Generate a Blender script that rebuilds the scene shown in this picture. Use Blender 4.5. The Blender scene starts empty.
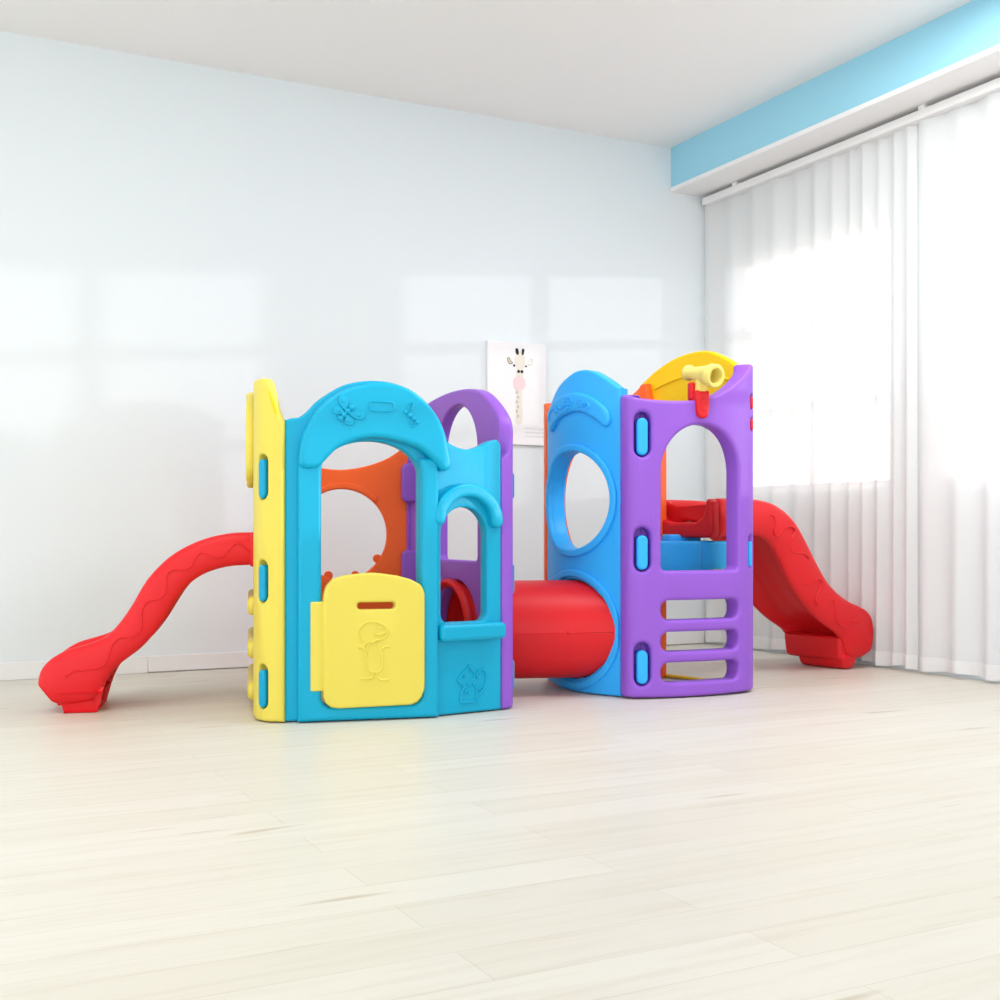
import bpy, bmesh, math, random
from mathutils import Vector, Matrix
from mathutils.geometry import tessellate_polygon
random.seed(4)
S = bpy.context.scene
COL = S.collection
PI = math.pi

# ------------------------------------------------------------------ materials
def lin(c):
    return tuple(((v/255)/12.92 if v/255 <= .04045 else ((v/255+.055)/1.055)**2.4) for v in c) + (1,)

def plastic(name, rgb, rough=.42, bump=.04, spec=.3):
    m = bpy.data.materials.new(name); m.use_nodes = True
    nt = m.node_tree; b = nt.nodes['Principled BSDF']
    b.inputs['Base Color'].default_value = lin(rgb)
    b.inputs['Roughness'].default_value = rough
    b.inputs['Specular IOR Level'].default_value = spec
    if bump:
        tc = nt.nodes.new('ShaderNodeTexCoord'); no = nt.nodes.new('ShaderNodeTexNoise'); bp = nt.nodes.new('ShaderNodeBump')
        no.inputs['Scale'].default_value = 260; no.inputs['Detail'].default_value = 2
        bp.inputs['Strength'].default_value = bump; bp.inputs['Distance'].default_value = .002
        nt.links.new(tc.outputs['Object'], no.inputs['Vector'])
        nt.links.new(no.outputs['Fac'], bp.inputs['Height'])
        nt.links.new(bp.outputs['Normal'], b.inputs['Normal'])
    return m

M = dict(
    turq=plastic('turquoise_plastic', (0, 168, 208)),
    yellow=plastic('yellow_plastic', (228, 211, 88)),
    gold=plastic('golden_plastic', (250, 205, 10)),
    purple=plastic('purple_plastic', (150, 92, 208)),
    red=plastic('red_plastic', (226, 30, 38), .4),
    orange=plastic('orange_plastic', (255, 104, 40)),
    blue=plastic('blue_plastic', (50, 180, 255)),
    teal=plastic('teal_plastic', (0, 160, 205)),
    cream=plastic('pale_yellow_plastic', (240, 222, 120)),
    dark=plastic('dark_socket', (60, 16, 50), .6, 0),
    white=plastic('white_paint', (246, 246, 246), .5, 0),
    trim=plastic('trim_paint', (238, 240, 242), .5, 0),
    bluepaint=plastic('sky_blue_paint', (160, 220, 242), .6, 0),
    canvas=plastic('poster_paper', (246, 246, 248), .7, 0),
    ink=plastic('dark_ink', (48, 44, 46), .8, 0),
    fawn=plastic('fawn_ink', (236, 232, 220), .8, 0),
    spot=plastic('spot_ink', (212, 206, 186), .8, 0),
    pink=plastic('pink_ink', (248, 218, 222), .8, 0),
    palegrey=plastic('pale_grey_ink', (230, 231, 232), .8, 0),
)

def wall_material(name, rgb):
    m = plastic(name, rgb, .75, 0, .25); nt = m.node_tree; b = nt.nodes['Principled BSDF']
    tc = nt.nodes.new('ShaderNodeTexCoord'); no = nt.nodes.new('ShaderNodeTexNoise'); bp = nt.nodes.new('ShaderNodeBump')
    no.inputs['Scale'].default_value = 90; bp.inputs['Strength'].default_value = .03
    nt.links.new(tc.outputs['Object'], no.inputs['Vector']); nt.links.new(no.outputs['Fac'], bp.inputs['Height'])
    nt.links.new(bp.outputs['Normal'], b.inputs['Normal'])
    return m
M['wall'] = wall_material('pale_blue_wall_paint', (230, 238, 242))
M['ceil'] = wall_material('white_ceiling_paint', (248, 248, 248))

def floor_material():
    m = bpy.data.materials.new('whitewashed_wood_floor'); m.use_nodes = True
    nt = m.node_tree; N = nt.nodes; L = nt.links; b = N['Principled BSDF']
    tc = N.new('ShaderNodeTexCoord')
    br = N.new('ShaderNodeTexBrick')
    br.offset = .37; br.inputs['Scale'].default_value = 1
    br.inputs['Brick Width'].default_value = 1.2; br.inputs['Row Height'].default_value = .125
    br.inputs['Mortar Size'].default_value = .0012; br.inputs['Mortar Smooth'].default_value = .3
    br.inputs['Color1'].default_value = lin((221, 217, 206)); br.inputs['Color2'].default_value = lin((216, 211, 198))
    br.inputs['Mortar'].default_value = lin((204, 198, 186))
    mp = N.new('ShaderNodeMapping'); mp.inputs['Scale'].default_value = (.9, 14, 1)
    no = N.new('ShaderNodeTexNoise'); no.inputs['Scale'].default_value = 2.2; no.inputs['Detail'].default_value = 6; no.inputs['Roughness'].default_value = .62
    rp = N.new('ShaderNodeValToRGB')
    rp.color_ramp.elements[0].position = .25; rp.color_ramp.elements[0].color = lin((222, 212, 194))
    rp.color_ramp.elements[1].position = .52; rp.color_ramp.elements[1].color = (1, 1, 1, 1)
    mp2 = N.new('ShaderNodeMapping'); mp2.inputs['Scale'].default_value = (2.2, 16, 1)
    kn = N.new('ShaderNodeTexNoise'); kn.inputs['Scale'].default_value = 1.1; kn.inputs['Detail'].default_value = 1
    rk = N.new('ShaderNodeValToRGB')
    rk.color_ramp.elements[0].position = .23; rk.color_ramp.elements[0].color = lin((196, 178, 150))
    rk.color_ramp.elements[1].position = .31; rk.color_ramp.elements[1].color = (1, 1, 1, 1)
    mx = N.new('ShaderNodeMix'); mx.data_type = 'RGBA'; mx.blend_type = 'MULTIPLY'; mx.inputs['Factor'].default_value = .35
    mx2 = N.new('ShaderNodeMix'); mx2.data_type = 'RGBA'; mx2.blend_type = 'MULTIPLY'; mx2.inputs['Factor'].default_value = .5
    L.new(tc.outputs['Object'], br.inputs['Vector']); L.new(tc.outputs['Object'], mp.inputs['Vector']); L.new(mp.outputs[0], no.inputs['Vector'])
    L.new(tc.outputs['Object'], mp2.inputs['Vector']); L.new(mp2.outputs[0], kn.inputs['Vector'])
    L.new(no.outputs['Fac'], rp.inputs['Fac']); L.new(kn.outputs['Fac'], rk.inputs['Fac'])
    L.new(br.outputs['Color'], mx.inputs['A']); L.new(rp.outputs['Color'], mx.inputs['B'])
    L.new(mx.outputs['Result'], mx2.inputs['A']); L.new(rk.outputs['Color'], mx2.inputs['B'])
    L.new(mx2.outputs['Result'], b.inputs['Base Color'])
    b.inputs['Roughness'].default_value = .42; b.inputs['Specular IOR Level'].default_value = .35
    bp = N.new('ShaderNodeBump'); bp.inputs['Strength'].default_value = .08; bp.inputs['Distance'].default_value = .004
    L.new(no.outputs['Fac'], bp.inputs['Height']); L.new(bp.outputs['Normal'], b.inputs['Normal'])
    return m
M['floor'] = floor_material()

def sheer_material(name, see):
    m = bpy.data.materials.new(name); m.use_nodes = True
    nt = m.node_tree; N = nt.nodes; L = nt.links
    for n in list(N): N.remove(n)
    out = N.new('ShaderNodeOutputMaterial')
    tr = N.new('ShaderNodeBsdfTransparent'); tl = N.new('ShaderNodeBsdfTranslucent'); df = N.new('ShaderNodeBsdfDiffuse')
    tl.inputs['Color'].default_value = (.97, .97, .97, 1); df.inputs['Color'].default_value = (.97, .97, .97, 1)
    a = N.new('ShaderNodeMixShader'); a.inputs[0].default_value = .2
    b = N.new('ShaderNodeMixShader')
    tc = N.new('ShaderNodeTexCoord'); wv = N.new('ShaderNodeTexNoise'); wv.inputs['Scale'].default_value = 500
    mr = N.new('ShaderNodeMapRange'); mr.inputs['To Min'].default_value = 1-see-.06; mr.inputs['To Max'].default_value = 1-see+.06
    L.new(tc.outputs['Object'], wv.inputs['Vector']); L.new(wv.outputs['Fac'], mr.inputs['Value'])
    L.new(mr.outputs['Result'], b.inputs[0])
    L.new(df.outputs[0], a.inputs[1]); L.new(tl.outputs[0], a.inputs[2])
    L.new(tr.outputs[0], b.inputs[1]); L.new(a.outputs[0], b.inputs[2]); L.new(b.outputs[0], out.inputs['Surface'])
    return m
M['sheer'] = sheer_material('white_voile', .3)
M['hem'] = sheer_material('white_voile_hem', .2)

def glass_material():
    m = bpy.data.materials.new('window_glass'); m.use_nodes = True
    nt = m.node_tree; N = nt.nodes; L = nt.links
    for n in list(N): N.remove(n)
    out = N.new('ShaderNodeOutputMaterial'); tr = N.new('ShaderNodeBsdfTransparent'); gl = N.new('ShaderNodeBsdfGlossy')
    gl.inputs['Roughness'].default_value = .02
    mx = N.new('ShaderNodeMixShader'); mx.inputs[0].default_value = .05
    L.new(tr.outputs[0], mx.inputs[1]); L.new(gl.outputs[0], mx.inputs[2]); L.new(mx.outputs[0], out.inputs['Surface'])
    return m
M['glass'] = glass_material()

# ------------------------------------------------------------------ object helpers
def tag(o, label=None, cat=None, group=None, kind=None):
    for k, v in (('label', label), ('category', cat), ('group', group), ('kind', kind)):
        if v: o[k] = v
    return o

def thing(name, label, cat, loc, group=None):
    o = bpy.data.objects.new(name, None); COL.objects.link(o)
    o.location = loc; o.empty_display_size = .1
    return tag(o, label, cat, group)

def world_loc(o):
    v = Vector((0, 0, 0))
    while o: v += o.location; o = o.parent
    return v

def link(name, bm, mat, parent=None, label=None, smooth=40):
    """one mesh object; the bmesh is in room coordinates"""
    me = bpy.data.meshes.new(name)
    if parent: bmesh.ops.translate(bm, verts=bm.verts, vec=-world_loc(parent))
    bmesh.ops.recalc_face_normals(bm, faces=bm.faces)
    bm.to_mesh(me); bm.free()
    me.materials.append(mat)
    if smooth:
        for p in me.polygons: p.use_smooth = True
        me.set_sharp_from_angle(angle=math.radians(smooth))
    o = bpy.data.objects.new(name, me); COL.objects.link(o)
    if parent: o.parent = parent
    if label: o['label'] = label
    return o

def structure(name, bm, mat, parent=None, smooth=None):
    o = link(name, bm, mat, parent, None, smooth)
    if not parent: o['kind'] = 'structure'
    return o

class Plan:
    """a vertical wall or panel seen from above: arclength a -> point and outward normal (outside on the right of travel)"""
    def __init__(self, pts, rounds=0):
        p = [Vector(q) for q in pts]
        for _ in range(rounds):
            r = [p[0]]
            for i in range(len(p)-1):
                if i > 0: r.append(p[i].lerp(p[i+1], .25))
                if i < len(p)-2: r.append(p[i].lerp(p[i+1], .75))
            r.append(p[-1]); p = r
        self.p = p; self.s = [0]
        for a, b in zip(p, p[1:]): self.s.append(self.s[-1]+(b-a).length)
        self.L = self.s[-1]
        d = [(b-a).normalized() for a, b in zip(p, p[1:])]
        self.t = [d[0]] + [(a+b).normalized() for a, b in zip(d, d[1:])] + [d[-1]]
        self.d = d; self.rounded = rounds > 0
    def at(self, a, z, n=0):
        i = 0
        while i < len(self.d)-1 and a > self.s[i+1]: i += 1
        k = (a-self.s[i])/(self.s[i+1]-self.s[i])
        q = self.p[i]+self.d[i]*(a-self.s[i])
        kk = min(1, max(0, k))
        t = self.t[i].lerp(self.t[i+1], kk).normalized()
        return Vector((q.x+t.y*n, q.y-t.x*n, z))

def area2(p): return sum(a[0]*b[1]-b[0]*a[1] for a, b in zip(p, p[1:]+p[:1]))
def shrink(poly, d):
    """move a counter-clockwise outline inward by d (negative grows it)"""
    n = len(poly); r = []
    for i in range(n):
        a, b, c = Vector(poly[i-1]), Vector(poly[i]), Vector(poly[(i+1) % n])
        u = (b-a); v = (c-b)
        if u.length < 1e-7 or v.length < 1e-7: r.append(tuple(b)); continue
        u.normalize(); v.normalize()
        n1 = Vector((-u.y, u.x)); n2 = Vector((-v.y, v.x))
        k = 1+n1.dot(n2)
        m = (n1+n2)/max(k, .35)
        r.append(tuple(b+m*d))
    return r

def clean(p, d):
    r = []
    for q in p:
        if not r or (Vector(q)-Vector(r[-1])).length > d: r.append(q)
    if (Vector(r[0])-Vector(r[-1])).length < d: r.pop()
    return r

def slab(plan, outer, holes=(), T=.04, n0=0, bev=.008, step=.03, res=3):
    """sheet with rounded edges cut to an outline with holes, wrapped on a plan; its outer face lies at n0"""
    loops = []
    for k, p in enumerate([outer]+list(holes)):
        p = clean(list(p), .0012 if bev else .0003)
        if area2(p) < 0: p.reverse()
        loops.append((p, 1 if k == 0 else -1))
    # rows from the front face (inset by the bevel) round the edge to the back face
    rows = [(bev*(1-math.sin(PI/2*q/res)), -bev*(1-math.cos(PI/2*q/res))) for q in range(res+1)] if bev else [(0, 0)]
    rows = rows+[(d, -T-z) for d, z in reversed(rows)]
    bm = bmesh.new(); grid = []
    for p, sg in loops:
        grid.append([[bm.verts.new((x, y, z)) for x, y in shrink(p, sg*d)] for d, z in rows])
    for g in grid:
        for A, B in zip(g, g[1:]):
            n = len(A)
            for k in range(n): bm.faces.new((A[k], A[(k+1) % n], B[(k+1) % n], B[k]))
    for r in (0, -1):
        vs = [v for g in grid for v in g[r]]
        for tri in tessellate_polygon([[v.co.xy.to_3d() for v in g[r]] for g in grid]):
            try: bm.faces.new([vs[q] for q in tri])
            except ValueError: pass
    if len(plan.p) > 2:
        xs = [v.co.x for v in bm.verts]; lo, hi = min(xs), max(xs)
        cuts = [lo+step*(i+1) for i in range(int((hi-lo)/step))] + ([] if plan.rounded else plan.s[1:-1])
        for c in cuts:
            bmesh.ops.bisect_plane(bm, geom=bm.verts[:]+bm.edges[:]+bm.faces[:], dist=1e-5, plane_co=(c, 0, 0), plane_no=(1, 0, 0))
    for v in bm.verts:
        v.co = plan.at(v.co.x, v.co.y, n0+v.co.z)
    return bm

def box(bm, lo, hi, mat=Matrix(), bev=0, seg=2):
    r = bmesh.ops.create_cube(bm, size=1); vs = r['verts']
    for v in vs:
        v.co = mat @ Vector([(lo[i]+hi[i])/2+v.co[i]*(hi[i]-lo[i]) for i in range(3)])
    if bev:
        es = list({e for v in vs for e in v.link_edges})
        bmesh.ops.bevel(bm, geom=es, offset=bev, segments=seg, affect='EDGES', profile=.5)
    return bm

def tube(bm, pts, r, seg=8, closed=False, cap=True):
    pts = [Vector(p) for p in pts]; n = len(pts); rings = []
    up = Vector((0, 0, 1)); prev = None
    for i, p in enumerate(pts):
        a = pts[i-1] if (i > 0 or closed) else p
        c = pts[(i+1) % n] if (i < n-1 or closed) else p
        t = (c-a).normalized()
        x = prev if prev else (up if abs(t.z) < .9 else Vector((1, 0, 0)))
        x = (x-t*x.dot(t)).normalized(); y = t.cross(x); prev = x
        rr = r(i/(n-1)) if callable(r) else r
        rings.append([bm.verts.new(p+(x*math.cos(2*PI*k/seg)+y*math.sin(2*PI*k/seg))*rr) for k in range(seg)])
    m = n if closed else n-1
    for i in range(m):
        A, B = rings[i], rings[(i+1) % n]
        for k in range(seg): bm.faces.new((A[k], A[(k+1) % seg], B[(k+1) % seg], B[k]))
    if cap and not closed:
        bm.faces.new(rings[0]); bm.faces.new(rings[-1])
    return bm

def lathe(bm, prof, origin, axis, seg=40):
    """prof: (distance along axis, radius), closed profile"""
    ax = Vector(axis).normalized(); up = Vector((0, 0, 1)) if abs(ax.z) < .9 else Vector((1, 0, 0))
    x = up.cross(ax).normalized(); y = ax.cross(x); o = Vector(origin)
    rings = []
    for d, r in prof:
        if r < 1e-6: rings.append([bm.verts.new(o+ax*d)])
        else: rings.append([bm.verts.new(o+ax*d+(x*math.cos(2*PI*k/seg)+y*math.sin(2*PI*k/seg))*r) for k in range(seg)])
    for A, B in zip(rings, rings[1:]):
        for k in range(seg):
            k2 = (k+1) % seg
            if len(A) == 1 and len(B) == 1: continue
            if len(A) == 1: bm.faces.new((A[0], B[k2], B[k]))
            elif len(B) == 1: bm.faces.new((A[k], A[k2], B[0]))
            else: bm.faces.new((A[k], A[k2], B[k2], B[k]))
    return bm

# outlines in (a, z)
def rrect(a0, a1, z0, z1, r, n=8):
    r = min(r, (a1-a0)/2-1e-4, (z1-z0)/2-1e-4); p = []
    for cx, cz, s in ((a1-r, z0+r, -PI/2), (a1-r, z1-r, 0), (a0+r, z1-r, PI/2), (a0+r, z0+r, PI)):
        for i in range(n+1):
            t = s+PI/2*i/n; p.append((cx+r*math.cos(t), cz+r*math.sin(t)))
    return p
def ellipse(ca, cz, ra, rz, n=48):
    return [(ca+ra*math.cos(2*PI*i/n), cz+rz*math.sin(2*PI*i/n)) for i in range(n)]
def archway(a0, a1, z0, zs, zt, r=.02, n=28):
    c = (a0+a1)/2; h = (a1-a0)/2; p = []
    for cx, s in ((a0+r, PI), (a1-r, PI*1.5)):
        for i in range(6): t = s+PI/2*i/5; p.append((cx+r*math.cos(t), z0+r+r*math.sin(t)))
    for i in range(n+1): t = PI*i/n; p.append((c+h*math.cos(t), zs+(zt-zs)*math.sin(t)))
    return p
def spline(pts, n=6, closed=False):
    """catmull-rom through points"""
    P = [Vector(p) for p in pts]; m = len(P); r = []
    for i in range(m if closed else m-1):
        if closed: a, b, c, d = P[i-1], P[i], P[(i+1) % m], P[(i+2) % m]
        else: a, b, c, d = P[max(i-1, 0)], P[i], P[i+1], P[min(i+2, m-1)]
        for k in range(n):
            t = k/n
            r.append(tuple(.5*((2*b)+(c-a)*t+(2*a-5*b+4*c-d)*t*t+(3*b-a-3*c+d)*t**3)))
    if not closed: r.append(tuple(P[-1]))
    return r
def band(ca, cz, rin, rout, t0, t1, sz=1, n=24):
    """part of a ring with rounded ends"""
    p = []; rm = (rin+rout)/2; w = (rout-rin)/2
    for i in range(n+1): t = t0+(t1-t0)*i/n; p.append((ca+rout*math.cos(t), cz+sz*rout*math.sin(t)))
    for i in range(1, 8): 
        t = PI*i/8; q = t1+t; p.append((ca+rm*math.cos(t1)+w*math.cos(q), cz+sz*(rm*math.sin(t1)+w*math.sin(q))))
    for i in range(n+1): t = t1+(t0-t1)*i/n; p.append((ca+rin*math.cos(t), cz+sz*rin*math.sin(t)))
    for i in range(1, 8):
        t = PI*i/8; q = t0+PI+t; p.append((ca+rm*math.cos(t0)+w*math.cos(q), cz+sz*(rm*math.sin(t0)+w*math.sin(q))))
    return p
def relief(plan, lines, r, n, closed=False):
    bm = bmesh.new()
    for l in lines:
        cl = closed
        pts = spline(l, 5, cl)
        tube(bm, [plan.at(a, z, n) for a, z in pts], r, 6, cl)
    return bm

# ------------------------------------------------------------------ room
DB = Vector((.891, .454)); DR = Vector((.454, -.891))        # along the back wall to the right; along the window wall towards us
CORNER = Vector((1.091+.0891, 6.644+.0454))
CEIL = 2.72
wb0 = CORNER-DB*7.5
back_plan = Plan([wb0, CORNER+DB*.12])                       # room side on the right of travel
right_plan = Plan([CORNER, CORNER+DR*11])
structure('wall_back', slab(back_plan, [(0, 0), (7.62, 0), (7.62, CEIL), (0, CEIL)], (), .12, 0, 0), M['wall'])
WIN = [(.207, 1.337), (1.686, 2.816), (3.165, 4.295), (4.644, 5.774)]
WZ0, WZ1 = .82, 2.085
structure('wall_right', slab(right_plan, [(0, 0), (11, 0), (11, CEIL), (0, CEIL)],
          [[(a, WZ0), (b, WZ0), (b, WZ1), (a, WZ1)] for a, b in WIN], .12, 0, 0), M['wall'])
bm = bmesh.new(); vs = [bm.verts.new(v) for v in ((-9, -3, 0), (9, -3, 0), (9, 11, 0), (-9, 11, 0))]
bmesh.ops.rotate(bm, verts=vs, cent=(0, 0, 0), matrix=Matrix.Identity(3)); bm.faces.new(vs)
fl = structure('floor', bm, M['floor'])
fl.data.transform(Matrix.Rotation(-math.radians(27), 4, 'Z')); fl.rotation_euler.z = math.radians(27)
bm = bmesh.new()
Rw = Matrix(((DB.x, -DR.x, 0, CORNER.x), (DB.y, -DR.y, 0, CORNER.y), (0, 0, 1, 0), (0, 0, 0, 1)))   # x: along back wall, y: away from us
box(bm, (-7.5, -11, CEIL), (.12, .12, CEIL+.1), Rw)
structure('ceiling', bm, M['ceil'])
# skirting of the back wall: two lengths with a joint
for nm, a0, a1, zb in (('baseboard_back', 4.43, 7.44, .004), ('baseboard_left', 0, 4.4295, .0)):
    bm = bmesh.new(); xo = a0-7.5
    box(bm, (a0-7.5, -.014, zb), (a1-7.5, 0, .075), Rw, .003)
    structure(nm, bm, M['trim'])
# boxed-out blue bulkhead above the windows
bm = bmesh.new(); box(bm, (-.275, -10.9, 2.50), (0, 0, CEIL), Rw)
structure('trim_1', bm, M['bluepaint'])
bm = bmesh.new(); box(bm, (-.277, -10.9, 2.48), (0, 0, 2.502), Rw)
structure('trim_2', bm, M['white'])
# windows
for i, (a, b) in enumerate(WIN):
    fr = slab(right_plan, [(a, WZ0), (b, WZ0), (b, WZ1), (a, WZ1)],
              [[(x0, z0), (x1, z0), (x1, z1), (x0, z1)]
               for x0, x1 in ((a+.045, (a+b)/2-.024), ((a+b)/2+.024, b-.045))
               for z0, z1 in ((WZ0+.045, 1.224), (1.272, 1.654), (1.702, WZ1-.045))], .05, -.04, .004)
    w = structure('window_%d' % (i+1), fr, M['white'])
    g = slab(right_plan, [(a+.03, WZ0+.03), (b-.03, WZ0+.03), (b-.03, WZ1-.03), (a+.03, WZ1-.03)], (), .006, -.062, 0)
    structure('pane', g, M['glass'], w)

# curtain track and the sheers
track = thing('curtain_track', 'white curtain track under the pale blue bulkhead above the sheer curtains', 'curtain rail', (CORNER.x, CORNER.y, 0))
bm = bmesh.new(); box(bm, (-.09, -6, 2.42), (-.03, -.03, 2.46), Rw, .004); link('rail', bm, M['white'], track)
for k, y in enumerate((-.3, -1.6, -2.9)):
    bm = bmesh.new(); box(bm, (-.08, y-.02, 2.456), (-.04, y+.02, 2.481), Rw, .003); link('bracket', bm, M['white'], track)

def curtain(label, s0, s1, off, seed):
    rnd = random.Random(seed)
    base = CORNER+DR*((s0+s1)/2)-DB*off
    root = thing('sheer_curtain', label, 'curtain', (base.x, base.y, 0), 'sheer curtains along the window wall')
    n = int((s1-s0)/.008); ph = [0]
    for i in range(n): ph.append(ph[-1]+.008*2*PI/(.13+.05*math.sin(i*.021+seed)+.02*rnd.random()))
    zs = [.012, .075, .08, .3, .6, 1.0, 1.4, 1.8, 2.1, 2.3, 2.418]
    def fold(i, z, extra=0):
        s = s0+(s1-s0)*i/n
        amp = .007+.012*max(0, 1-z/2.43)**1.5
        d = amp*math.sin(ph[i])+.007*math.sin(ph[i]*.37+z*.5)
        q = CORNER+DR*(s+.006*math.cos(ph[i]))-DB*(off+d+extra)
        return Vector((q.x, q.y, z+.012*(math.sin(ph[i]*.21) if z < .05 else 0)**2))
    def sheet(zz, e=0):
        bm = bmesh.new(); g = [[bm.verts.new(fold(i, z, e)) for z in zz] for i in range(n+1)]
        for A, B in zip(g, g[1:]):
            for k in range(len(zz)-1): bm.faces.new((A[k], B[k], B[k+1], A[k+1]))
        return bm
    link('drape', sheet(zs), M['sheer'], root, smooth=180)
    link('hem', sheet([.013, .045, .078], .003), M['hem'], root, smooth=180)
    return root
curtain('white sheer curtain nearest the back wall corner, behind the right red slide', .012, 1.55, .055, 1)
curtain('white sheer curtain at the right edge of the photo, farther from the corner', 1.56, 3.1, .055, 2)

# ------------------------------------------------------------------ poster on the back wall
pa0 = 7.5-(3.507-2.203)-.10
pa1 = pa0+.335
pz0, pz1 = 1.064, 1.585
pc = back_plan.at((pa0+pa1)/2, pz0, .01)
po = thing('giraffe_poster', 'white giraffe poster hanging on the pale back wall between the two towers', 'poster', pc)
link('board', slab(back_plan, rrect(pa0, pa1, pz0, pz1, .004), (), .02, .022, .003), M['canvas'], po)
ca = (pa0+pa1)/2+.015
def art(name, outs, mat, n, label=None):
    bm = bmesh.new()
    for o_ in outs:
        b2 = slab(back_plan, o_, (), .0012, n, 0)
        me = bpy.data.meshes.new('t'); b2.to_mesh(me); b2.free(); bm.from_mesh(me); bpy.data.meshes.remove(me)
    return link(name, bm, mat, po, label)
art('neck_drawing', [spline([(ca-.024, 1.18), (ca+.012, 1.18), (ca+.010, 1.30), (ca+.009, 1.42), (ca-.009, 1.42), (ca-.016, 1.30)], 5, True)], M['fawn'], .0228)
art('head_drawing', [spline([(ca, 1.41), (ca+.02, 1.42), (ca+.018, 1.45), (ca+.03, 1.49), (ca+.018, 1.53), (ca, 1.54), (ca-.018, 1.53), (ca-.03, 1.49), (ca-.018, 1.45), (ca-.02, 1.42)], 5, True)], M['fawn'], .0234)
art('horn_drawing', [spline([(ca-.022, 1.525), (ca-.008, 1.525), (ca-.012, 1.552), (ca-.026, 1.552)], 5, True)], M['ink'], .0238)
art('horn_drawing', [spline([(ca+.010, 1.525), (ca+.020, 1.525), (ca+.024, 1.552), (ca+.012, 1.552)], 5, True)], M['ink'], .0238)
art('eye_drawing', [ellipse(ca-.034, 1.466, .006, .006, 16)], M['ink'], .0242)
art('eye_drawing', [ellipse(ca+.034, 1.466, .005, .005, 16)], M['ink'], .0242)
art('nostril_drawing', [ellipse(ca-.009, 1.437, .008, .008, 16)], M['ink'], .0246)
art('nostril_drawing', [ellipse(ca+.010, 1.437, .008, .008, 16)], M['ink'], .0246)
for sgn in (-1, 1):
    e = [(ca+sgn*x, z) for x, z in ((.042, 1.478), (.062, 1.474), (.072, 1.497), (.064, 1.505), (.052, 1.488))]
    if sgn < 0: art('ear_drawing', [spline(e, 5, True)], M['spot'], .0236)
    bm = bmesh.new(); tube(bm, [back_plan.at(a, z, .023) for a, z in spline(e, 5, sgn < 0)], .0014, 6, sgn < 0); link('ear_outline', bm, M['ink'] if sgn < 0 else M['spot'], po)
art('bubble_drawing', [ellipse(ca-.004, 1.378, .034, .038, 32)], M['pink'], .0252)
for k in range(6): art('spot_drawing', [ellipse(ca-.018+.006*(k % 2), 1.33-.024*k, .007, .009, 10)], M['spot'], .0240)
for k in range(3): art('faint_line', [rrect(ca+.03, pa1-.012, 1.105+.02*k, 1.112+.02*k, .002, 2)], M['palegrey'], .0232)

# ------------------------------------------------------------------ left tower: play house
house = thing('play_house', 'turquoise and yellow play house with half door, left of the red tunnel', 'play house', (-.45, 4.45, 0))
TQ = Plan([(-.702, 3.918), (-.209, 4.043), (.005, 4.188)])
front_o = [(0, .004), (.255, .004), (.767, .004), (.767, .925), (.762, .934), (.748, .945)] + spline([(.748, .945), (.715, .935), (.678, .918), (.629, .907), (.585, .913), (.545, .93)], 5)[1:] + \
    spline([(.517, .967), (.474, 1.047), (.396, 1.108), (.305, 1.127), (.2, 1.112), (.114, 1.062), (.072, 1.02), (.045, 1.0), (.022, .996), (0, .99)], 5)
door_hole = archway(.114, .447, .05, .815, .926, .04)
win_hole = archway(.521, .707, .315, .615, .709, .03)
front = link('front_panel', slab(TQ, front_o, [door_hole, win_hole], .05, 0, .008), M['turq'], house, 'turquoise front panel with doorway and window')
fr_o = [(.04, .004), (.503, .004), (.503, .87), (.436, .87), (.444, .84), (.446, .81)] + [(.446, .075), (.436, .058), (.42, .05), (.14, .05), (.125, .058), (.115, .075)] + [(.115, .81), (.117, .84), (.125, .87), (.04, .87)]
link('door_frame', slab(TQ, fr_o, (), .04, .03, .014, res=4), M['turq'], front)
hood_o = [(.042, .85), (.05, .925), (.085, 1.0), (.13, 1.055), (.2, 1.096), (.3, 1.116), (.396, 1.1), (.474, 1.036), (.517, .96), (.54, .88), (.544, .85), (.534, .833), (.515, .828), (.497, .842), (.478, .864), (.413, .91), (.30, .934), (.225, .925), (.163, .896), (.114, .845), (.09, .832), (.06, .832)]
HN = .05
link('arch_hood', slab(TQ, spline(hood_o, 4, True), (), .065, HN, .017, res=5), M['turq'], front)
link('window_hood', slab(TQ, band(.62, .655, .092, .138, .04, PI-.12, .97), (), .05, .034, .013, res=4), M['turq'], front)
link('window_sill', slab(TQ, rrect(.506, .762, .255, .312, .018), (), .06, .045, .014, res=4), M['turq'], front)
# relief on the hood: two butterflies and a plain tablet
def butterfly(ca_, cz_, ang, sc):
    R = lambda x, z: (ca_+sc*(x*math.cos(ang)-z*math.sin(ang)), cz_+sc*(x*math.sin(ang)+z*math.cos(ang)))
    bm = bmesh.new()
    for s in (-1, 1):
        for w in ([(.006, .004), (.02, .03), (.042, .036), (.048, .022), (.034, .006)], [(.006, -.002), (.03, 0), (.036, -.014), (.022, -.026), (.008, -.014)]):
            pts = [R(s*x, z) for x, z in w]
            b2 = slab(TQ, spline(pts, 5, True), (), .010, HN+.006, .003, res=2)
            me = bpy.data.meshes.new('t'); b2.to_mesh(me); b2.free(); bm.from_mesh(me); bpy.data.meshes.remove(me)
            cx = sum(p[0] for p in pts)/len(pts); cz = sum(p[1] for p in pts)/len(pts)
            b2 = slab(TQ, ellipse(cx, cz, .005*sc, .005*sc, 12), (), .006, HN+.0095, .002, res=1)
            me = bpy.data.meshes.new('t'); b2.to_mesh(me); b2.free(); bm.from_mesh(me); bpy.data.meshes.remove(me)
    for k in range(4):
        a, z = R(0, .022-.015*k); p = TQ.at(a, z, HN+.001)
        bmesh.ops.create_icosphere(bm, subdivisions=2, radius=.0095*sc, matrix=Matrix.Translation(p))
    return bm
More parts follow.
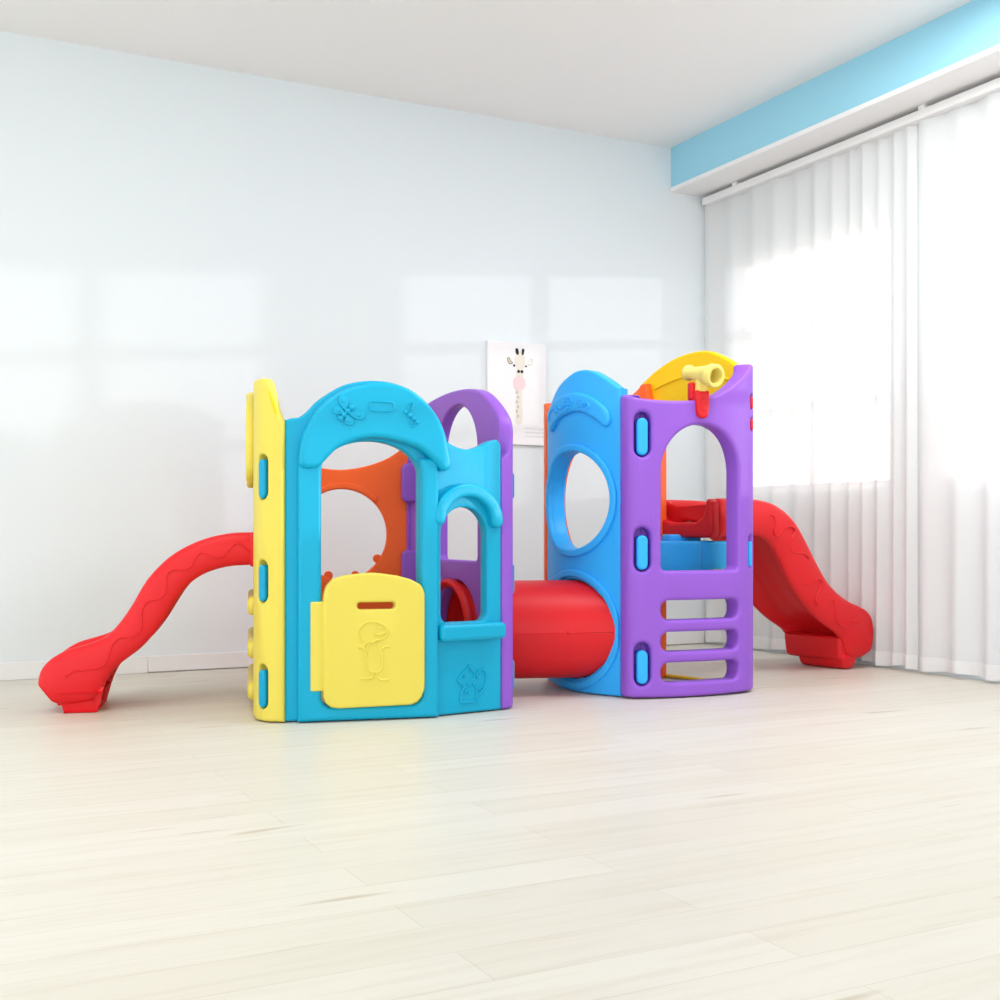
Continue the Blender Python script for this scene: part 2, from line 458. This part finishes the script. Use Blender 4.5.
link('butterfly_relief', butterfly(.19, 1.012, -.75, 1.12), M['turq'], front)
bm = bmesh.new()
for k in range(4):
    bmesh.ops.create_icosphere(bm, subdivisions=2, radius=.0095-.0008*abs(k-1), matrix=Matrix.Translation(TQ.at(.385+.012*k, 1.02-.011*k, HN+.001)))
for w in ([(.392, 1.026), (.396, 1.045), (.404, 1.052), (.408, 1.04), (.402, 1.024)], [(.41, .998), (.402, .985), (.404, .972), (.414, .976), (.418, .992)]):
    tube(bm, [TQ.at(a, z, HN+.001) for a, z in spline(w, 5)], .0035, 6)
link('butterfly_relief', bm, M['turq'], front)
link('tablet_relief', relief(TQ, [[(.268, 1.045), (.275, 1.052), (.335, 1.05), (.345, 1.04), (.338, 1.022), (.275, 1.022), (.268, 1.03)]], .0035, HN+.0003, True), M['turq'], front)
sq = [[(.60, .04), (.598, .06), (.606, .085), (.615, .10)], [(.615, .10), (.6, .105), (.588, .118), (.596, .132), (.61, .146), (.625, .155), (.632, .166), (.64, .152), (.652, .14), (.652, .122), (.64, .108), (.625, .102)],
      [(.645, .108), (.66, .09), (.664, .07), (.66, .05), (.67, .042), (.6, .04)], [(.615, .072), (.628, .085), (.63, .068)], [(.665, .06), (.685, .075), (.7, .1), (.702, .13), (.69, .148), (.672, .146), (.662, .13), (.672, .122), (.68, .13)],
      [(.61, .126), (.614, .13), (.618, .126)], [(.66, .1), (.672, .085), (.684, .09)]]
link('squirrel_relief', relief(TQ, sq, .0042, .0018), M['turq'], front)
# half door
DN = .044
door_o = spline([(.19, .482), (.279, .489), (.36, .479)], 6) + spline([(.40, .468), (.437, .447), (.450, .418)], 5) + [(.450, .12), (.449, .10), (.44, .075), (.425, .058), (.405, .05), (.17, .046), (.145, .05), (.128, .064), (.119, .085)] + [(.119, .40), (.121, .42), (.129, .447), (.15, .47)]
door = link('door', slab(TQ, door_o, [rrect(.228, .352, .369, .392, .011)], .035, DN, .008, res=4), M['yellow'], house, 'yellow half door with a grip slot')
link('hinge_strip', slab(TQ, rrect(.079, .135, .104, .396, .006), (), .03, .036, .006), M['yellow'], door)
bird = [[(.245, .262), (.232, .285), (.238, .312), (.262, .328), (.292, .326), (.318, .312), (.326, .29), (.31, .272), (.288, .266), (.275, .26), (.262, .262), (.25, .25)],
        [(.262, .262), (.26, .24), (.255, .215), (.258, .18), (.272, .164), (.298, .164), (.31, .185), (.308, .22), (.298, .245), (.292, .262)],
        [(.256, .235), (.242, .245), (.23, .245)], [(.305, .235), (.318, .245), (.332, .246)],
        [(.279, .164), (.279, .148), (.262, .141), (.238, .142)], [(.291, .164), (.292, .146), (.308, .136), (.332, .138)],
        [(.296, .306), (.302, .31), (.308, .306)], [(.282, .288), (.30, .284), (.318, .292)]]
link('bird_relief', relief(TQ, bird, .0036, DN+.0002), M['yellow'], door)
# yellow side that holds the slide
YL = Plan([(-1.0, 4.86), (-.842, 4.10), (-.825, 4.01), (-.80, 3.948), (-.762, 3.912), (-.704, 3.906)], 2)
yL = YL.L
yo = [(0, .004), (yL*.5, .004), (yL, .004), (yL, .985), (yL-.012, 1.0), (yL-.02, 1.02), (yL-.045, 1.10), (yL-.065, 1.121), (yL-.085, 1.128), (.60, 1.128), (.2, 1.128), (.09, 1.12), (.04, 1.07), (.02, 1.0), (0, .98)]
ac = .39
slots = [rrect(yL-.107, yL-.057, z0, z1, .025) for z0, z1 in ((.73, .878), (.392, .532), (.044, .19))]
ys = link('side_panel', slab(YL, yo, slots+[archway(ac-.2, ac+.2, .50, .82, .94, .02)], .045, 0, .009, step=.02), M['yellow'], house, 'yellow side panel holding the slide')
link('arch_hood', slab(YL, band(ac, .86, .225, .36, -.05, PI+.05, .78), (), .03, .026, .012), M['yellow'], ys)
link('grip_slot_shade', slab(YL, spline([(yL-.052, 1.085), (yL-.045, 1.08), (yL-.026, 1.03), (yL-.022, 1.005), (yL-.03, 1.01), (yL-.044, 1.05)], 4, True), (), .006, .0015, .002, step=.01), M['gold'], ys, 'golden strip standing in for the shaded slot near the top edge')  # thin gold sheet on the surface; the recess's shade is put into its colour
for z in (.365, .215, .07):
    link('climbing_bump', slab(YL, rrect(.10, .715, z-.032, z+.032, .031), (), .034, .02, .016, res=5), M['yellow'], ys)
link('slot_backing', slab(YL, rrect(yL-.125, yL-.035, .03, .90, .02), (), .01, -.036, .002, step=.015), M['gold'], ys)  # gold rather than yellow: shade inside the clip slots is put into the colour
for z0, z1 in ((.733, .862), (.396, .516), (.048, .172)):
    link('clip', slab(YL, rrect(yL-.099, yL-.065, z0, z1, .017), (), .045, .004, .008, step=.01, res=4), M['teal'], house, 'blue clip in the yellow panel')
# purple side facing the tunnel
PL = Plan([(.006, 4.188), (.034, 4.206), (.05, 4.24), (.034, 4.29), (-.32, 5.01), (-.392, 4.995)], 3)
pl = PL.L; pc_ = .065+.41
po_ = [(0, .004), (pl/2, .004), (pl, .004), (pl, .90), (pl-.01, .95)] + spline([(pl-.07, 1.04), (pl-.14, 1.12), (pc_+.19, 1.155), (pc_, 1.165), (pc_-.17, 1.148), (pc_-.29, 1.095), (.09, 1.02), (.055, .955), (.03, .90)], 5) + [(0, .88)]
pside = link('side_panel', slab(PL, po_, [archway(pc_-.185, pc_+.185, .515, .93, 1.105, .02), ellipse(pc_, .245, .192, .192)], .05, 0, .01, step=.02), M['purple'], house, 'purple side panel facing the tunnel')
for z0, z1 in ((.742, .905), (.38, .548)):
    BKp = Plan([(-.32, 4.985), (-1.0, 4.835)])
    link('tab', slab(BKp, rrect(.0, .095, z0, z1, .028), (), .05, -.006, .012), M['purple'], pside)
for z0, z1 in ((.74, .835), (.40, .51), (.06, .17)):
    link('clip', slab(PL, rrect(.095, .13, z0, z1, .016), (), .03, .012, .006, step=.02), M['teal'], house, 'blue clip in the purple panel')
# orange back
BL_ = Plan([(-.325, 5.035), (-.66, 4.99), (-1.0, 4.885)], 1)
bl = BL_.L; bc = bl-.35
bo = [(0, .004), (bl/2, .004), (bl, .004), (bl, 1.0), (bl-.03, 1.0)] + spline([(bl-.08, .985), (bc+.2, .92), (bc+.1, .888), (bc, .878), (bc-.1, .893), (bc-.19, .925), (bc-.26, .97), (bc-.31, .99)], 5) + [(0, .99)]
bp_ = link('back_panel', slab(BL_, bo, [ellipse(bc-.005, .612, .186, .187, 56)], .05, 0, .006), M['orange'], house, 'orange back panel with a round porthole')
link('porthole_lip', slab(BL_, band(bc-.005, .612, .188, .212, PI*.5-.75, PI*.5+.75), (), .014, -.044, .005), M['orange'], bp_)
for t in (-.62, -1.25, PI+.6, PI+1.25):
    link('porthole_notch', slab(BL_, ellipse(bc-.005+.178*math.cos(t), .612+.178*math.sin(t), .018, .018, 14), (), .03, -.012, .004), M['orange'], bp_)

# ------------------------------------------------------------------ right tower with the telescope
tower = thing('lookout_tower', 'purple and blue lookout tower with golden crest, right of the red tunnel', 'play tower', (.58, 4.85, 0))
BLU = Plan([(.192, 4.9), (.225, 4.76), (.285, 4.66), (.36, 4.575), (.452, 4.508)], 2)
b_l = BLU.L
blo = [(0, .02), (b_l/2, .004), (b_l, .004), (b_l, 1.165)] + spline([(b_l-.01, 1.166), (.42, 1.205), (.35, 1.24), (.29, 1.247), (.236, 1.236), (.15, 1.2), (.07, 1.15), (.03, 1.125)], 5) + [(0, 1.11)]
tz = .245; hc = b_l/2+.008
bpan = link('side_panel', slab(BLU, blo, [ellipse(hc, .745, .193, .19, 56), ellipse(hc+.005, tz, .193, .193, 56)], .06, 0, .007, step=.02), M['blue'], tower, 'bright blue side panel facing the tunnel')
link('porthole_rim', slab(BLU, ellipse(hc, .745, .222, .22, 64), [ellipse(hc, .745, .194, .191, 56)], .04, .016, .008, step=.02, res=4), M['blue'], bpan)
link('tunnel_rim', slab(BLU, [(min(max(a, .004), b_l-.004), max(z, .012)) for a, z in ellipse(hc+.005, tz, .232, .232, 64)], [ellipse(hc+.005, tz, .204, .204, 56)], .035, .012, .006, step=.02, res=4), M['blue'], bpan)
ho = [(.078, 1.035), (.066, 1.06), (.072, 1.095), (.125, 1.135), (.20, 1.158), (.28, 1.162), (.36, 1.14), (.425, 1.095), (.448, 1.055), (.442, 1.03), (.42, 1.022), (.39, 1.045), (.33, 1.078), (.27, 1.088), (.19, 1.075), (.135, 1.048), (.10, 1.025)]
link('arch_hood', slab(BLU, spline(ho, 4, True), (), .04, .018, .012, step=.02, res=5), M['blue'], bpan)
for ca2, cz2, r2 in ((.245, 1.125, .013), (.165, 1.108, .008), (.315, 1.118, .008)):
    bm = bmesh.new()
    for k in range(6):
        t = k*PI/3
        tube(bm, [BLU.at(a, z, .0195) for a, z in ellipse(ca2+1.25*r2*math.cos(t), cz2+1.25*r2*math.sin(t), r2*.62, r2*.62, 10)], .0036, 6, True)
    tube(bm, [BLU.at(a, z, .0195) for a, z in ellipse(ca2, cz2, r2*.55, r2*.55, 10)], .0036, 6, True)
    link('flower_relief', bm, M['blue'], bpan)
for l in ([(.09, 1.07), (.11, 1.10), (.14, 1.11)], [(.18, 1.12), (.2, 1.105), (.22, 1.115)], [(.33, 1.10), (.35, 1.115), (.36, 1.10), (.345, 1.09)]):
    bm = bmesh.new(); tube(bm, [BLU.at(a, z, .0195) for a, z in spline(l, 4)], .0036, 6); link('leaf_relief', bm, M['blue'], bpan)
# purple front
PU = Plan([(.452, 4.535), (.454, 4.485), (.478, 4.452), (.53, 4.452), (.673, 4.485), (.85, 4.556), (.967, 4.636), (.994, 4.69), (.985, 4.765)], 2)
pu = PU.L
puo = [(0, .008), (.3, .004), (pu, .008), (pu, 1.14)] + spline([(pu-.004, 1.18), (pu-.018, 1.22), (.70, 1.253), (.675, 1.275), (.648, 1.272), (.605, 1.238), (.522, 1.18), (.427, 1.135), (.339, 1.118), (.236, 1.114), (.138, 1.12), (.06, 1.134), (.02, 1.138)], 5) + [(0, 1.138)]
arch_h = archway(.212, .556, .477, .845, 1.03, .02)
pslots = [rrect(.212, .558, z-.037, z+.037, .032) for z in (.33, .212, .097)]
crec = [rrect(.105, .172, z0, z1, .033) for z0, z1 in ((.902, 1.07), (.475, .64), (.05, .212))]
srec = [rrect(.618, .65, .485, .61, .016)] + [rrect(.634, .662, z0, z1, .014) for z0, z1 in ((1.098, 1.156), (1.014, 1.066))]
pf = link('front_panel', slab(PU, puo, [arch_h]+pslots+crec+srec, .075, 0, .014, step=.02, res=4), M['purple'], tower, 'purple front panel with arched window and three slots')
for a0, a1, z0, z1 in ((.09, .19, .88, 1.09), (.09, .19, .45, .66), (.09, .19, .035, .23), (.605, .665, .47, .62), (.622, .672, .995, 1.18)):
    link('socket_backing', slab(PU, rrect(a0, a1, z0, z1, .01), (), .012, -.058, .003, step=.02), M['purple'], pf)
for z0, z1 in ((.908, 1.047), (.482, .610), (.057, .182)):
    link('clip', slab(PU, rrect(.117, .160, z0, z1, .021), (), .07, .0, .009, step=.015, res=4), M['blue'], tower, 'blue clip in the purple front')
link('clip', slab(PU, rrect(.622, .646, .488, .585, .011), (), .06, .0, .006, step=.01), M['blue'], tower, 'blue clip at the right edge')
for z0, z1 in ((1.10, 1.148), (1.018, 1.062)):
    link('grip', slab(PU, rrect(.636, .660, z0, z1, .011), (), .05, .002, .006, step=.01), M['red'], tower, 'small red grip')
# telescope with its red clevis on the purple rim
br_p = link('telescope_bracket', slab(PU, spline([(.352, 1.15), (.352, 1.08), (.36, 1.056), (.378, 1.05), (.396, 1.056), (.404, 1.08), (.404, 1.15), (.39, 1.152), (.366, 1.152)], 4, True), (), .05, .016, .01, step=.015, res=4), M['red'], tower, 'red bracket on the purple rim')
link('clamp_ear', slab(PU, rrect(.343, .363, 1.12, 1.19, .0098), (), .03, -.02, .006), M['red'], br_p)
link('bracket_dimple', slab(PU, rrect(.363, .393, 1.075, 1.125, .012), (), .01, .0185, .004, step=.015), M['red'], br_p)
tq = PU.at(.378, 1.10, -.012)
tdir = Vector((.47, -.80, -.17)).normalized()
tcen = PU.at(.39, 1.219, -.02)
bm = bmesh.new()
lathe(bm, [(-.088, 0), (-.088, .022), (-.085, .029), (-.074, .031), (-.066, .024), (-.055, .0235), (.02, .034), (.052, .0385), (.058, .044), (.080, .044), (.086, .040), (.086, .030), (.078, .027), (.03, .024), (.02, 0)], tcen, tdir, 40)
tel = link('telescope', bm, M['cream'], tower, 'pale yellow toy telescope')
bm = bmesh.new()
tube(bm, [tcen+Vector((0, 0, -.02)), tcen+Vector((-.004, 0, -.055)), tq+Vector((0, 0, .045)), tq+Vector((0, 0, -.01))], lambda t: .024-.003*t, 14)
link('neck', bm, M['cream'], tel)
# golden side at the right, behind; the slide hooks into its opening
GO = Plan([(.99, 4.80), (.83, 5.03), (.637, 5.232)], 1)
go = GO.L
goo = [(0, .004), (go/2, .004), (go, .004), (go, 1.255)] + spline([(go-.005, 1.262), (go-.09, 1.315), (.354, 1.36), (.212, 1.37), (.112, 1.338), (.035, 1.295), (.005, 1.27)], 5) + [(0, 1.25)]
gp = link('side_panel', slab(GO, goo, [archway(.06, go-.07, .47, .95, 1.12, .02), rrect(.05, go-.06, .015, .43, .006)], .04, 0, .008, step=.03), M['gold'], tower, 'golden side panel holding the slide')
link('crest_rib', relief(GO, [[(.06, 1.235), (.2, 1.27), (.34, 1.27), (.48, 1.235)]], .006, -.041), M['gold'], gp)
# orange back
OB = Plan([(.712, 5.112), (.655, 5.17), (.60, 5.215), (.4, 5.165), (.205, 5.10), (.180, 5.0), (.186, 4.908)], 1)
ob = OB.L
oc = ob*.535
oo = [(0, .004), (ob/2, .004), (ob-.2, .004), (ob, .03), (ob, 1.13), (ob-.02, 1.15), (ob-.16, 1.165)] + spline([(ob-.2, 1.16), (oc, 1.11), (.2, 1.2), (.12, 1.255)], 6) + [(.08, 1.258), (.045, 1.1), (0, 1.08)]
link('back_panel', slab(OB, oo, [ellipse(.378, .75, .124, .25, 48), rrect(.2, .49, .06, .4, .03)], .045, 0, .008, step=.025), M['orange'], tower, 'orange back panel seen at the edges')
# blue step platform inside
PP = Plan([(.655, 4.972), (.985, 5.095)])
pf0 = Vector((.655, 4.965, 0)); px_ = Vector((.937, .349, 0)); py_ = Vector((-.349, .937, 0))
Rp = Matrix(((px_.x, py_.x, 0, pf0.x), (px_.y, py_.y, 0, pf0.y), (0, 0, 1, 0), (0, 0, 0, 1)))
bm = bmesh.new()
box(bm, (-.10, -.16, .43), (.115, .13, .585), Rp, .014, 3); box(bm, (.122, -.13, .43), (.285, .13, .585), Rp, .014, 3); box(bm, (.09, -.10, .44), (.15, .08, .575), Rp, .006)
plat = link('platform', bm, M['blue'], tower, 'bright blue step platform inside')
bm = bmesh.new(); box(bm, (.055, .0, .57), (.205, .085, .612), Rp, .012, 3); link('tread', bm, M['blue'], plat)

# ------------------------------------------------------------------ red tunnel
t0 = Vector((-.205, 4.628, tz)); t1 = Vector((.475, 4.703, tz)); ta = (t1-t0).normalized(); tl = (t1-t0).length
tun = thing('crawl_tunnel', 'red round crawl tunnel joining the two towers', 'tunnel', (.07, 4.66, 0))
def half_shell(lo, hi, seg=28):
    bm = bmesh.new(); y = Vector((0, 0, 1)); x = y.cross(ta).normalized()
    prof = [(-.004, .176), (-.006, .186), (0, .195), (.012, .197), (.024, .195), (.03, .190), (.05, .190), (tl-.05, .190), (tl, .190), (tl, .172), (.05, .172), (.004, .170)]
    rows = []
    for k in range(seg+1):
        t = lo+(hi-lo)*k/seg
        row = []
        for q, (d, r) in enumerate(prof):
            v = t0+ta*d+(x*math.cos(t)+y*math.sin(t))*r
            nn, org = (Vector((-.906, -.423, 0)), t0) if d < tl*.5 else (Vector((-.836, -.548, 0)), t1-ta*.155)
            v -= ta*((v-org).dot(nn)/ta.dot(nn)) - ta*(d if d < tl*.5 else d-tl)   # ends follow the panels
            row.append(bm.verts.new(v))
        rows.append(row)
    for A, B in zip(rows, rows[1:]):
        for k in range(len(prof)): k2 = (k+1) % len(prof); bm.faces.new((A[k], A[k2], B[k2], B[k]))
    bm.faces.new(rows[0]); bm.faces.new(list(reversed(rows[-1])))
    return bm
link('upper_shell', half_shell(.003, PI-.003), M['red'], tun)
link('lower_shell', half_shell(PI+.003, 2*PI-.003), M['red'], tun)
x = Vector((0, 0, 1)).cross(ta).normalized()
for sd_ in (-1, 1):
    bm = bmesh.new(); tube(bm, [t0+ta*d+x*sd_*.187 for d in (.14, tl-.17)], .0042, 8)
    for d in (.2, tl-.24): bmesh.ops.create_icosphere(bm, subdivisions=2, radius=.008, matrix=Matrix.Translation(t0+ta*d+x*sd_*.188))
    link('seam_strip', bm, M['red'], tun)

# ------------------------------------------------------------------ red slides
def resample(pts, n):
    P = [Vector(p) for p in spline(pts, 8)]; s = [0]
    for a, b in zip(P, P[1:]): s.append(s[-1]+(b-a).length)
    r = []; j = 0
    for i in range(n):
        d = s[-1]*i/(n-1)
        while j < len(P)-2 and s[j+1] < d: j += 1
        k = (d-s[j])/max(s[j+1]-s[j], 1e-9); r.append(P[j].lerp(P[j+1], min(1, max(0, k))))
    return r

def slide(root, org, d, side, W, top, bot, foot, waves, hook, hook_T=.05, N=30, base_dt=-.02):
    """org/d: plan line of the near wall, side: unit vector towards the far wall; top/bot: rails of the near wall in (t, z)"""
    o = Vector((org[0], org[1], 0)); d = Vector((d[0], d[1], 0)); w = Vector((side[0], side[1], 0))
    P = lambda t, z, v: o+d*t+w*v+Vector((0, 0, z))
    A, B = resample(top, N), resample(bot, N)
    A[-1] += (A[-1]-A[-2]).normalized()*.012+Vector((.012, 0)); B[-1] += Vector((.014, 0)); A[-2] += Vector((.010, 0)); A[-3] += Vector((.006, 0))
    bm = bmesh.new(); rings = []
    for i in range(N):
        u = i/(N-1)
        kb = .56-.12*u                                        # height of the sliding bed within the wall
        sec = [(.004, .10), (-.006, .35), (-.004, .7), (.006, .92), (.022, 1.0), (.04, .985), (.052, .9), (.058, kb+.12), (.085, kb),
               (W*.5, kb-.03), (W-.085, kb), (W-.058, kb+.12), (W-.052, .9), (W-.04, .985), (W-.022, 1.0), (W-.006, .92), (W+.004, .7), (W+.006, .35), (W-.004, .10),
               (W-.018, 0), (W-.04, .02), (W-.05, .16), (W-.075, kb-.14), (W*.62, kb-.16), (W*.5, kb-.10), (W*.38, kb-.16), (.075, kb-.14), (.05, .16), (.04, .02), (.018, 0)]
        rings.append([bm.verts.new(P(*(B[i]+(A[i]-B[i])*(.5+(k-.5)*(1.12+.10*max(0, u-.7)/.3))), v)) for v, k in sec])
    m = len(rings[0])
    for R0, R1 in zip(rings, rings[1:]):
        for k in range(m): bm.faces.new((R0[k], R0[(k+1) % m], R1[(k+1) % m], R1[k]))
    for R in (rings[0], rings[-1]):
        f = bm.faces.new(R); bmesh.ops.triangulate(bm, faces=[f])
    ob_ = link('chute', bm, M['red'], root, smooth=180)
    md = ob_.modifiers.new('smooth', 'SUBSURF'); md.levels = 1; md.render_levels = 2
    # foot block under the run-out
    t0_, t1_, z1_ = foot
    def block(ta_, tb_, za, zb_, va, vb, dt, dv):
        bm = bmesh.new(); r_ = bmesh.ops.create_cube(bm, size=1)
        for v in r_['verts']:
            lowv = v.co.z < 0
            t = ta_+dt*lowv if v.co.x < 0 else tb_-dt*lowv
            vv = va+dv*lowv if v.co.y < 0 else vb-dv*lowv
            v.co = P(t, za if lowv else zb_, vv)
        bmesh.ops.bevel(bm, geom=bm.edges[:], offset=.018, segments=4, affect='EDGES', profile=.5)
        return bm
    link('run_out_base', block(t0_+base_dt, t1_+.02, .042, z1_, .02, W-.014-.05*(base_dt > 0), .012, .006), M['red'], root)
    link('foot', block(t0_+.0, t1_, .002, .07, .012, W-.075, .018, .008), M['red'], root)
    # raised wavy line pressed into both outer walls
    for wl in waves:
        bm = bmesh.new()
        tube(bm, [P(t, z, -.0042) for t, z in spline(wl, 6)], .0035, 6)
        link('wave_line', bm, M['red'], root)
    # the U-shaped lip that hooks over the tower's opening
    ln = Plan([P(hook[0], 0, 0).xy, P(hook[0], 0, W).xy])
    z0, zb, z1 = hook[1:]
    n_ = [(.028, z1+.01), (.03, zb+.055), (.045, zb+.02), (.085, zb), (W-.13, zb), (W-.08, zb+.012), (W-.058, zb+.045), (W-.052, z1+.01)]
    out = [(W*.5, z0), (W-.0, z0), (W+.015, z0+.02), (W+.02, z1-.03), (W+.01, z1-.008), (W-.015, z1), (W-.05, z1-.004)] + [(a, min(z, z1-.012)) for a, z in reversed(n_)] + [(.022, z1-.002), (.014, z1), (-.004, z1-.012), (-.01, z0+.02), (.004, z0)]
    link('hook_lip', slab(ln, out, (), hook_T, 0, .012, res=4), M['red'], root)

WL = .37
ls = thing('slide', 'red wavy slide on the left, hooked to the yellow side of the play house', 'slide', (-1.2, 4.3, 0), 'red toddler slides')
ltop = [(-.03, .617), (.03, .616), (.089, .613), (.178, .591), (.266, .546), (.327, .492), (.37, .438), (.405, .375), (.44, .321), (.474, .279), (.508, .25), (.568, .225), (.628, .204), (.672, .176), (.700, .14), (.709, .11)]
lbot = [(-.03, .512), (.03, .510), (.089, .506), (.16, .486), (.213, .454), (.248, .418), (.283, .364), (.327, .293), (.379, .23), (.422, .195), (.457, .169), (.491, .134), (.515, .09), (.545, .05), (.66, .036)]
lw = [[(.008, .545), (.044, .58), (.066, .58), (.098, .545), (.124, .534), (.178, .55), (.195, .536), (.222, .495), (.279, .489), (.296, .469), (.299, .419), (.318, .392), (.362, .379), (.379, .348), (.381, .294), (.405, .262), (.453, .256), (.478, .232), (.496, .179), (.517, .157), (.56, .15), (.602, .145), (.632, .127)]]
slide(ls, (-.872, 4.245), (-.979, -.203), (-.203, .979), WL, ltop, lbot, (.53, .64, .075), lw,
      (-.035, .50, .56, .622), base_dt=.012)
WR = .36
rs = thing('slide', 'red wavy slide on the right, hooked to the lookout tower beside the curtains', 'slide', (1.4, 5.4, 0), 'red toddler slides')
rtop = [(-.015, .753), (.1, .754), (.197, .753), (.253, .75), (.328, .736), (.404, .703), (.469, .656), (.521, .595), (.574, .525), (.628, .454), (.696, .382), (.779, .326), (.864, .287), (.94, .258), (.982, .225), (.994, .18), (.985, .14)]
rbot = [(-.015, .60), (.1, .612), (.197, .613), (.253, .609), (.315, .579), (.366, .519), (.417, .441), (.495, .353), (.601, .262), (.696, .205), (.765, .172), (.80, .135), (.825, .08), (.86, .058), (.945, .062)]
rw = [[(.288, .691), (.308, .69), (.318, .665), (.313, .617), (.334, .606), (.36, .622), (.398, .643), (.436, .639), (.446, .622), (.42, .587), (.417, .548), (.449, .531), (.508, .526), (.535, .504)],
      [(.515, .396), (.548, .397), (.594, .415), (.618, .406), (.615, .38), (.581, .324), (.598, .301)], [(.648, .321), (.69, .324), (.71, .302), (.717, .239), (.751, .206), (.793, .205), (.842, .223), (.885, .214)]]
slide(rs, (.908, 4.908), (.809, .588), (-.588, .809), WR, rtop, rbot, (.79, .90, .15), rw, (-.02, .598, .662, .757))

# ------------------------------------------------------------------ light
wd = bpy.data.worlds.new('bright_overcast_sky'); S.world = wd; wd.use_nodes = True
bg = wd.node_tree.nodes['Background']; bg.inputs['Color'].default_value = (.97, .985, 1, 1); bg.inputs['Strength'].default_value = 1.0
sl = bpy.data.lights.new('low_sun', 'SUN'); sl.energy = .85; sl.angle = math.radians(1.2); sl.color = (1, .98, .95)
so = bpy.data.objects.new('low_sun', sl); COL.objects.link(so)
sd = Vector((-1.79, .21, -.13)).normalized()
so.rotation_euler = sd.to_track_quat('-Z', 'Y').to_euler(); so.location = (8, 4, 3)

for x_, y_, e_ in ((-1.6, 1.6, 7), (1.2, 4.0, 16), (-1.0, 3.1, 6)):        # added fill lights without fixtures, above the frame, to brighten walls and curtains
    al = bpy.data.lights.new('ceiling_fill', 'AREA'); al.shape = 'SQUARE'; al.size = .9; al.energy = e_; al.color = (.98, .99, 1)
    ao = bpy.data.objects.new('ceiling_fill', al); COL.objects.link(ao); ao.location = (x_, y_, CEIL-.03)

# ------------------------------------------------------------------ camera
cd = bpy.data.cameras.new('camera'); cam = bpy.data.objects.new('camera', cd); COL.objects.link(cam)
cam.location = (0, 0, .63); cam.rotation_euler = (PI/2, 0, 0)
cd.sensor_width = 36; cd.lens = 1.2*36; cd.shift_y = .03; cd.clip_start = .05
S.camera = cam
S.view_settings.view_transform = 'Standard'; S.view_settings.look = 'None'
S.view_settings.gamma = 1; S.view_settings.use_curve_mapping = False
S.view_settings.exposure = 1.09
